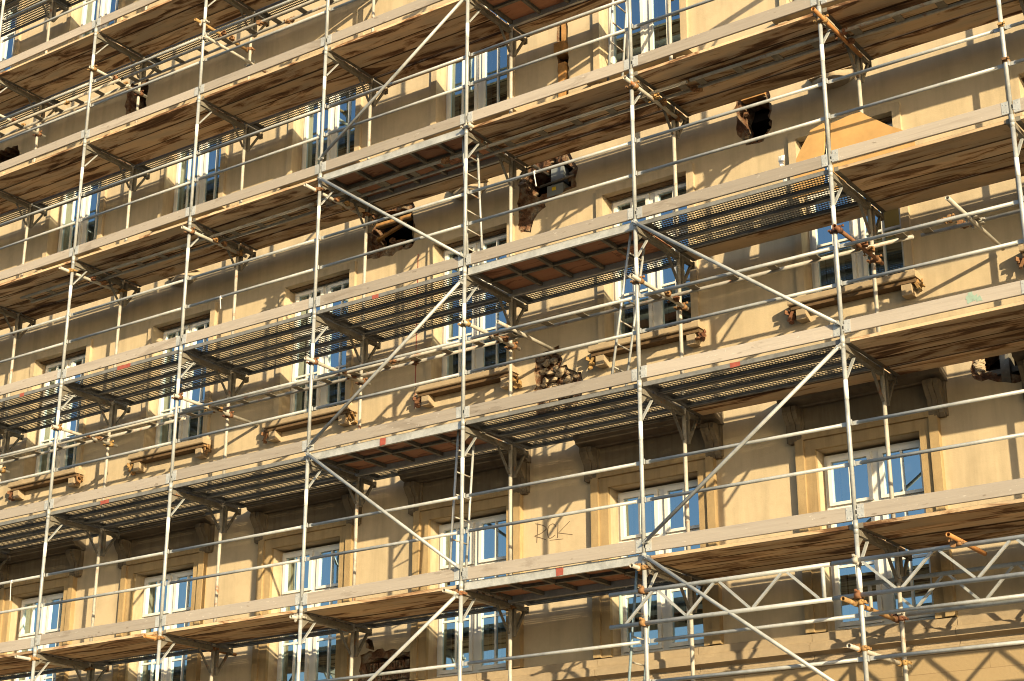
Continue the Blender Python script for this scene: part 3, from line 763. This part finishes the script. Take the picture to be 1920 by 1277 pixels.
# horizontal ladder beams lying behind the rails
def ladder_beam(x0, x1, y0, y1, z, label, mat):
    r = empty('ladder_beam', (x0, (y0+y1)/2, z)); dy = (y1-y0)/2; L = x1-x0
    for s in (-dy, dy): MB().tube((0,s,0),(L,s,0),0.0225,10,0,True).build('chord_tube', mat, r)
    m = MB(); n = int(L/0.5); 
    for k in range(n+1):
        xx = 0.1+(L-0.2)*k/n; MB().bar((xx,-dy+.02,0),(xx,dy-.02,0),0.10,0.008,(0,0,1)).build('rung_plate', 'dark', r)
    tag(r, label, 'lattice beam', 'horizontal ladder beams')
ladder_beam(-12.9, -5.6, 0.53, 0.74, 5.20, 'weathered flat ladder beam above the second deck, left stretch of the run', 'tube2')
ladder_beam(-5.5, 0.35, 0.55, 0.76, 5.20, 'weathered flat ladder beam above the second deck, centre stretch of the run', 'tube2')
ladder_beam(0.2, 5.6, 0.51, 0.72, 5.22, 'weathered flat ladder beam above the second deck, right stretch of the run', 'tube2')
ladder_beam(5.7, 10.2, 0.50, 0.70, 5.20, 'weathered flat ladder beam above the second deck, cut by the right edge', 'tube2')
ladder_beam(-9.2, -3.0, 0.42, 0.63, 7.80, 'pale flat ladder beam tucked under the fourth deck, left stretch', 'tube2')
ladder_beam(-2.9, 3.05, 0.39, 0.60, 7.80, 'pale flat ladder beam tucked under the fourth deck, centre stretch', 'tube2')
ladder_beam(3.1, 9.4, 0.38, 0.59, 7.80, 'pale flat ladder beam tucked under the fourth deck, right stretch', 'tube2')
ladder_beam(-14.0, -7.3, 0.41, 0.62, 11.15, 'weathered flat ladder beam under the sixth deck, left stretch', 'tube2')
ladder_beam(-7.2, -0.8, 0.41, 0.62, 11.15, 'weathered flat ladder beam under the sixth deck, right stretch', 'tube2')

# lattice girders at the bottom right
def girder(x0, x1, y, zt, zb, tops, posts, label, gp=None):
    r = empty('lattice_girder', (x0, y, zb)); w = lambda x, z: (x-x0, 0, z-zb)
    MB().tube(w(x0,zt), w(x1,zt), 0.0245, 12, 0, True).build('top_chord', 'tube', r)
    MB().tube(w(x0,zb), w(x1,zb), 0.0245, 12, 0, True).build('bottom_chord', 'tube', r)
    for p, mt in posts: MB().tube(w(p,zb+.02), w(p,zt-.02), 0.0215, 10).build('post', mt, r)
    for a in tops:
        for s in (-1, 1):
            xb = a+s*0.375
            if xb < x0+0.02 or xb > x1: continue
            MB().bar(w(a+s*0.035, zt-.02), w(xb-s*0.0, zb+.02), 0.026, 0.026, (0,1,0)).build('diagonal', 'tube', r)
    tag(r, label, 'lattice girder')
girder(2.08, 4.72, -0.052, 1.535, 1.18, [2.66, 3.41, 4.20], [(2.22,'green'),(4.63,'tube')], 'outer steel lattice girder at lower right with green end post')
girder(4.74, 10.4, -0.052, 1.540, 1.185, [5.03, 5.84, 6.62, 7.4, 8.2, 9.0], [], 'outer steel lattice girder at lower right crossing the right edge')
girder(4.58, 10.4, 1.052, 1.545, 1.17, [4.78, 5.50, 6.25, 7.0, 7.75, 8.5], [(4.65,'tube2')], 'weathered inner lattice girder along the inner uprights, lower right')

# couplers and tie tubes
def coupler_proto(mat, seed):
    m = MB(); q = random.Random(seed)
    m.tube((0,0,-0.026),(0,0,0.026),0.034,10); m.tube((-0.03,0.045,0),(0.03,0.045,0),0.034,10) if False else m.tube((0.058,-0.03,0),(0.058,0.03,0),0.034,10)
    m.box(0.02, 0.045, -0.02, 0.02, -0.02, 0.02)
    m.box(-0.055,-0.03,-0.02,0.02,-0.014,0.014); m.tube((-0.045,0,0),(-0.045,-0.05,0),0.008,6); m.box(-0.058,-0.032,-0.052,-0.038,-0.012,0.012)
    m.tube((0.058,0,0.045),(0.11,0,0.045),0.008,6); m.box(0.092,0.108,-0.012,0.012,0.033,0.057); m.box(0.04,0.075,-0.016,0.016,0.03,0.052)
    for k in range(2): m.blob((q.uniform(-.04,.09), q.uniform(-.03,.03), q.uniform(-.04,.03)), q.uniform(.014,.024), seed+k, 1)
    return Proto(m.build('coupler', mat))
CP_ = [coupler_proto('rust', 1), coupler_proto('tube2', 5), coupler_proto('rust', 9)]
crg = random.Random(3)
def coupler(loc, label, k=0, rot=None):
    CP_[k].put(loc, label, 'coupler', 'scaffold couplers', rot if rot else (crg.uniform(-.25,.25), crg.uniform(-.25,.25), crg.choice((0, math.pi))+crg.uniform(-.3,.3)))
def tie(i, dx, z, ya, yb, mat, level, xs=None, dz=0.0, ci=(0,0,0), beam=None, side='', r=0.0242):
    x = (STD[i] if xs is None else xs)+dx
    m = MB(); m.tube((0,0,0),(0,yb-ya,dz),r,12,0,2)
    o = m.build('tie_tube', [mat, 'room'], None, (x, ya, z))
    nm = stdname(i); base = f'{level}, {nm}'
    col = {'tube2':'grey','rust':'rusty','orange':'orange','tube':'pale grey'}[mat]
    tag(o, f'{col} tie tube {side}{base}', 'tie tube', 'tie tubes from scaffold to wall')
    s = -1 if dx > 0 else 1
    if xs is None:
        coupler((STD[i], -0.005, z), f'coupler on outer upright, {base}', ci[0], (0,0,0 if dx > 0 else math.pi))
        if yb > 1.02: coupler((STD[i], 1.0, z), f'coupler on inner upright, {base}', ci[1], (0,0,0 if dx > 0 else math.pi))
    if beam:
        for n, (yy, dzb) in enumerate(beam):
            coupler((x, yy, z+dzb*0.5), f'{"outer" if n == 0 else "inner"} beam coupler on tie tube, {base}', ci[2], (R(90)+crg.uniform(-.2,.2), crg.uniform(-.3,.3), crg.uniform(-.3,.3)))
L2n = 'above the second deck'; L4n = 'under the fourth deck'; L6n = 'under the sixth deck'; L1n = 'under the lowest deck'
bm2 = [(0.54,.04),(0.73,.04)]
tie(1, 0.058, 5.17, -0.14, 1.12, 'rust', L2n, beam=bm2)
tie(2, 0.058, 5.17, -0.22, 1.08, 'tube2', L2n, beam=bm2)
tie(3, 0.058, 5.19, -0.10, 1.12, 'tube2', L2n, beam=bm2)
tie(3, 0.40, 5.19, 0.15, 1.56, 'tube2', L2n, xs=0.0, side='beside its twin, ', beam=None)
tie(4, 0.058, 5.20, -0.20, 1.12, 'tube2', L2n, beam=bm2)
tie(5, 0.058, 5.19, -0.12, 1.56, 'tube2', L2n, beam=bm2)
tie(6, 0.058, 5.19, -0.14, 1.12, 'tube2', L2n, beam=bm2)
tie(7, 0.058, 5.19, -0.14, 1.12, 'tube2', L2n, beam=bm2)
tie(0, -0.72, 5.17, -0.62+0.5, 1.5, 'tube2', L2n, xs=7.04, side='left of ', beam=[(0.52,.04),(0.71,.04)], ci=(1,1,1))
bm4 = [(0.39,.03),(0.60,.03)]
tie(0, 0.058, 7.76, -0.18, 1.10, 'tube2', L4n, beam=bm4)
tie(1, 0.058, 7.77, -0.30, 0.98, 'orange', L4n, beam=bm4)
tie(2, 0.058, 7.72, -0.26, 1.10, 'tube2', L4n, beam=bm4)
tie(3, 0.075, 7.93, -0.08, 1.85, 'tube2', L4n, beam=None, ci=(1,1,1))
tie(4, -0.058, 7.72, -0.24, 1.10, 'tube2', L4n, beam=bm4)
tie(5, 0.058, 7.72, -0.20, 1.12, 'tube2', L4n, beam=[(0.42,.03),(0.63,.03)])
tie(6, -0.058, 7.72, -0.20, 1.12, 'tube2', L4n, beam=[(0.42,.03),(0.63,.03)])
bm6 = [(0.42,-.02),(0.61,-.02)]
tie(5, -0.058, 11.22, -0.14, 1.10, 'rust', L6n, beam=bm6, ci=(1,0,0))
tie(5, 0.07, 10.93, -0.05, 1.57, 'tube2', 'below the sixth deck beam', ci=(1,1,1))
tie(6, 0.058, 11.20, -0.10, 1.12, 'tube2', L6n, beam=bm6)
tie(7, 0.058, 11.20, -0.10, 1.12, 'tube2', L6n, beam=bm6)
tie(0, -1.05, 9.74, 0.5, 1.57, 'tube2', 'under the fifth deck', xs=7.04, side='left of ')
tie(3, -0.058, 1.82, -0.26, 1.12, 'tube2', L1n)
tie(4, -0.058, 1.82, -0.12, 1.05, 'tube2', L1n, ci=(1,1,1))
tie(5, -0.058, 1.83, -0.22, 1.50, 'orange', L1n)
tie(6, -0.058, 1.80, -0.28, 1.12, 'tube2', L1n)
tie(2, -0.058, 1.80, -0.18, 1.08, 'tube2', L1n)
tie(1, -0.07, 1.12, -0.28, 1.20, 'rust', 'beside the lattice girder')
tie(1, -0.058, 0.66, -0.24, 1.30, 'tube2', 'below the lattice girder')
tie(0, -0.95, 1.59, -0.35, 0.62, 'orange', 'resting on the girder', xs=7.04, side='left of ')
coupler((6.09,-0.06,1.56), 'orange coupler holding the orange tie tube on the girder top chord', 0)
for i, x in ((0,7.04),(1,5.0),(2,2.5)):
    for zz, nm in ((1.535,'top'),(1.18,'bottom')):
        coupler((x,-0.012,zz), f'rusty coupler holding the girder {nm} chord to the {stdname(i)}', 1 if (i == 1 and nm == 'top') else 0, (0,0,-R(90)))
for i, x in ((0,7.04),(1,5.0)):
    for zz, nm in ((1.545,'top'),(1.17,'bottom')):
        coupler((x,1.0,zz), f'coupler holding the inner girder {nm} chord to the {stdname(i)}', 1, (0,0,R(90)))
# clamps on the rails of the rightmost upright, third deck
for zz, nm in ((7.02,'upper'),(6.6,'lower')):
    coupler((7.04,0.0,zz), f'rusty coupler on the {nm} rail of the third deck, first upright line from the right', 0, (0,0,R(90)))
# joints between ladder-beam stretches
for x, yy, z, nm in ((-1.55,0.55,5.2,'fourth bay'),(-1.35,0.76,5.2,'fourth bay, wall side'),(6.05,0.5,5.21,'first bay'),(6.2,0.72,5.21,'first bay, wall side'),(-4.2,0.42,11.14,'sixth deck, fifth bay'),(-3.85,0.62,11.14,'sixth deck, fifth bay, wall side'),(-8.55,0.42,11.14,'sixth deck, seventh bay'),(-0.6,0.39,7.79,'fourth deck, fourth bay'),(3.05,0.59,7.79,'fourth deck, second bay')):
    coupler((x,yy,z), f'rusty joint coupler on the ladder beam, {nm} from the right', 2)
for P in CP_: P.finish()
FR.finish(); CB_.finish()

# ------------------------------------------------------------------ small things
def board(poly, y, th, lean, label):
    m = MB(); cx = sum(p[0] for p in poly)/len(poly); z0 = min(p[1] for p in poly)
    m.prism_y([(px-cx, pz-z0) for px, pz in rough_poly(poly, len(poly), 0.012, 0.1)], 0, th)
    o = m.build('broken_board', 'tanboard', None, (cx, y, z0)); o.rotation_euler = (lean, 0, 0); tag(o, label, 'board', 'broken tan boards on the third deck'); return o
board([(4.73,5.95),(4.77,6.84),(4.87,6.84),(5.0,6.88),(5.14,6.86),(5.48,6.57),(5.7,6.42),(5.85,5.95)], 0.58, 0.02, -0.08, 'larger torn tan board leaning on the third deck, right of the upright')
board([(4.28,5.95),(4.33,6.48),(4.54,6.80),(4.70,6.83),(4.67,5.95)], 0.53, 0.02, -0.08, 'smaller torn tan board leaning on the third deck, left of the upright')
m = MB(); q = random.Random(5)
for k in range(7): m.blob((q.uniform(-.05,.05), q.uniform(-.03,.03), k*0.045), q.uniform(.03,.05), k+300, 1, (0.8,.5,1.3), 0, .45)
o = m.build('crumpled_sheet', 'label', None, (4.22,0.45,6.2)); tag(o, 'crumpled white plastic sheet beside the torn tan boards', 'plastic sheet')
def mark(name, x0, x1, z0, z1, y, mat, label):
    m = MB(); m.prism_y(rough_poly([(x0,z0),(x1,z0+0.004),(x1+.004,z1),(x0-.004,z1)], int(abs(x0)*100), 0.004, 0.05), y, y+0.002)
    return m
# paint marks are children of the toeboard or plank they sit on
def find(label): 
    for ob in COL.objects:
        if ob.get('label') == label: return ob
def mark_on(label, name, x0, x1, z0, z1, yl, mat):
    ob = find(label)
    if not ob: return
    m = mark(name, x0, x1, z0, z1, yl, mat, None); m.build(name, mat, ob)
mark_on('outer perforated steel deck plank, third deck up, sixth bay from the right', 'red_mark', 1.15, 1.42, -0.060, -0.002, -0.0035, 'red')
mark_on('outer perforated steel deck plank, third deck up, seventh bay from the right', 'red_mark', 1.5, 1.6, -0.060, -0.002, -0.0035, 'red')
mark_on('outer perforated steel deck plank, second deck up, second bay from the right', 'red_mark', 1.12, 1.24, -0.060, -0.002, -0.0035, 'red')
mark_on('outer perforated steel deck plank, second deck up, sixth bay from the right', 'red_mark', 1.05, 1.22, -0.060, -0.002, -0.0035, 'red')
mark_on('outer perforated steel deck plank, third deck up, fourth bay from the right', 'red_mark', 0.95, 1.05, -0.060, -0.002, -0.0035, 'red')
for lab, xa in (('hatch platform with reddish plywood underside, second deck up, fourth bay from the right', 1.15), ('hatch platform with reddish plywood underside, lowest deck, third bay from the right', 1.3)):
    ob = find(lab)
    if ob:
        for ch in ob.children:
            if ch.name.startswith('side_beam') and ch.data.vertices[0].co.y < 0.1:
                mark('red_mark', xa, xa+0.09, -0.098, -0.004, -0.0062, 'red', None).build('red_mark', 'red', ch); break
ob = find('weathered grey wooden toeboard, second deck up, first bay from the right')
if ob:
    m = MB(); q = random.Random(8)
    for k in range(6):
        cx = 1.42+q.uniform(-.06,.06); cz = q.uniform(-.04,.05); m.prism_y(rough_poly([(cx-.03,cz-.03),(cx+.03,cz-.02),(cx+.02,cz+.03),(cx-.02,cz+.02)], k, .01, .03), -0.0172-k*0.0001, -0.016)
    m.build('green_paint_mark', 'green', ob)
ob = find('lower grey guardrail tube of the sixth deck up, sixth bay from the right') or find('lower grey guardrail tube of the fifth deck up, sixth bay from the right')

for (px, pz, ln, nm) in ((1.05, 7.0, 0.22, 'the third deck, third bay from the right'), (-8.2, 3.0, 0.3, 'the lowest deck, seventh bay from the right'), (-4.3, 6.56, 0.2, 'the third deck, fifth bay from the right')):
    m = MB(); m.bar((0,0,0),(0.05,-0.02,-ln),0.012,0.004,(0,1,0)); m.tube((-0.012,0.022,0),(0.012,0.022,0),0.024,8)
    o = m.build('plastic_strip', 'label', None, (px, 0.012, pz)); tag(o, f'white plastic strip dangling from the rail of {nm}', 'plastic strip')
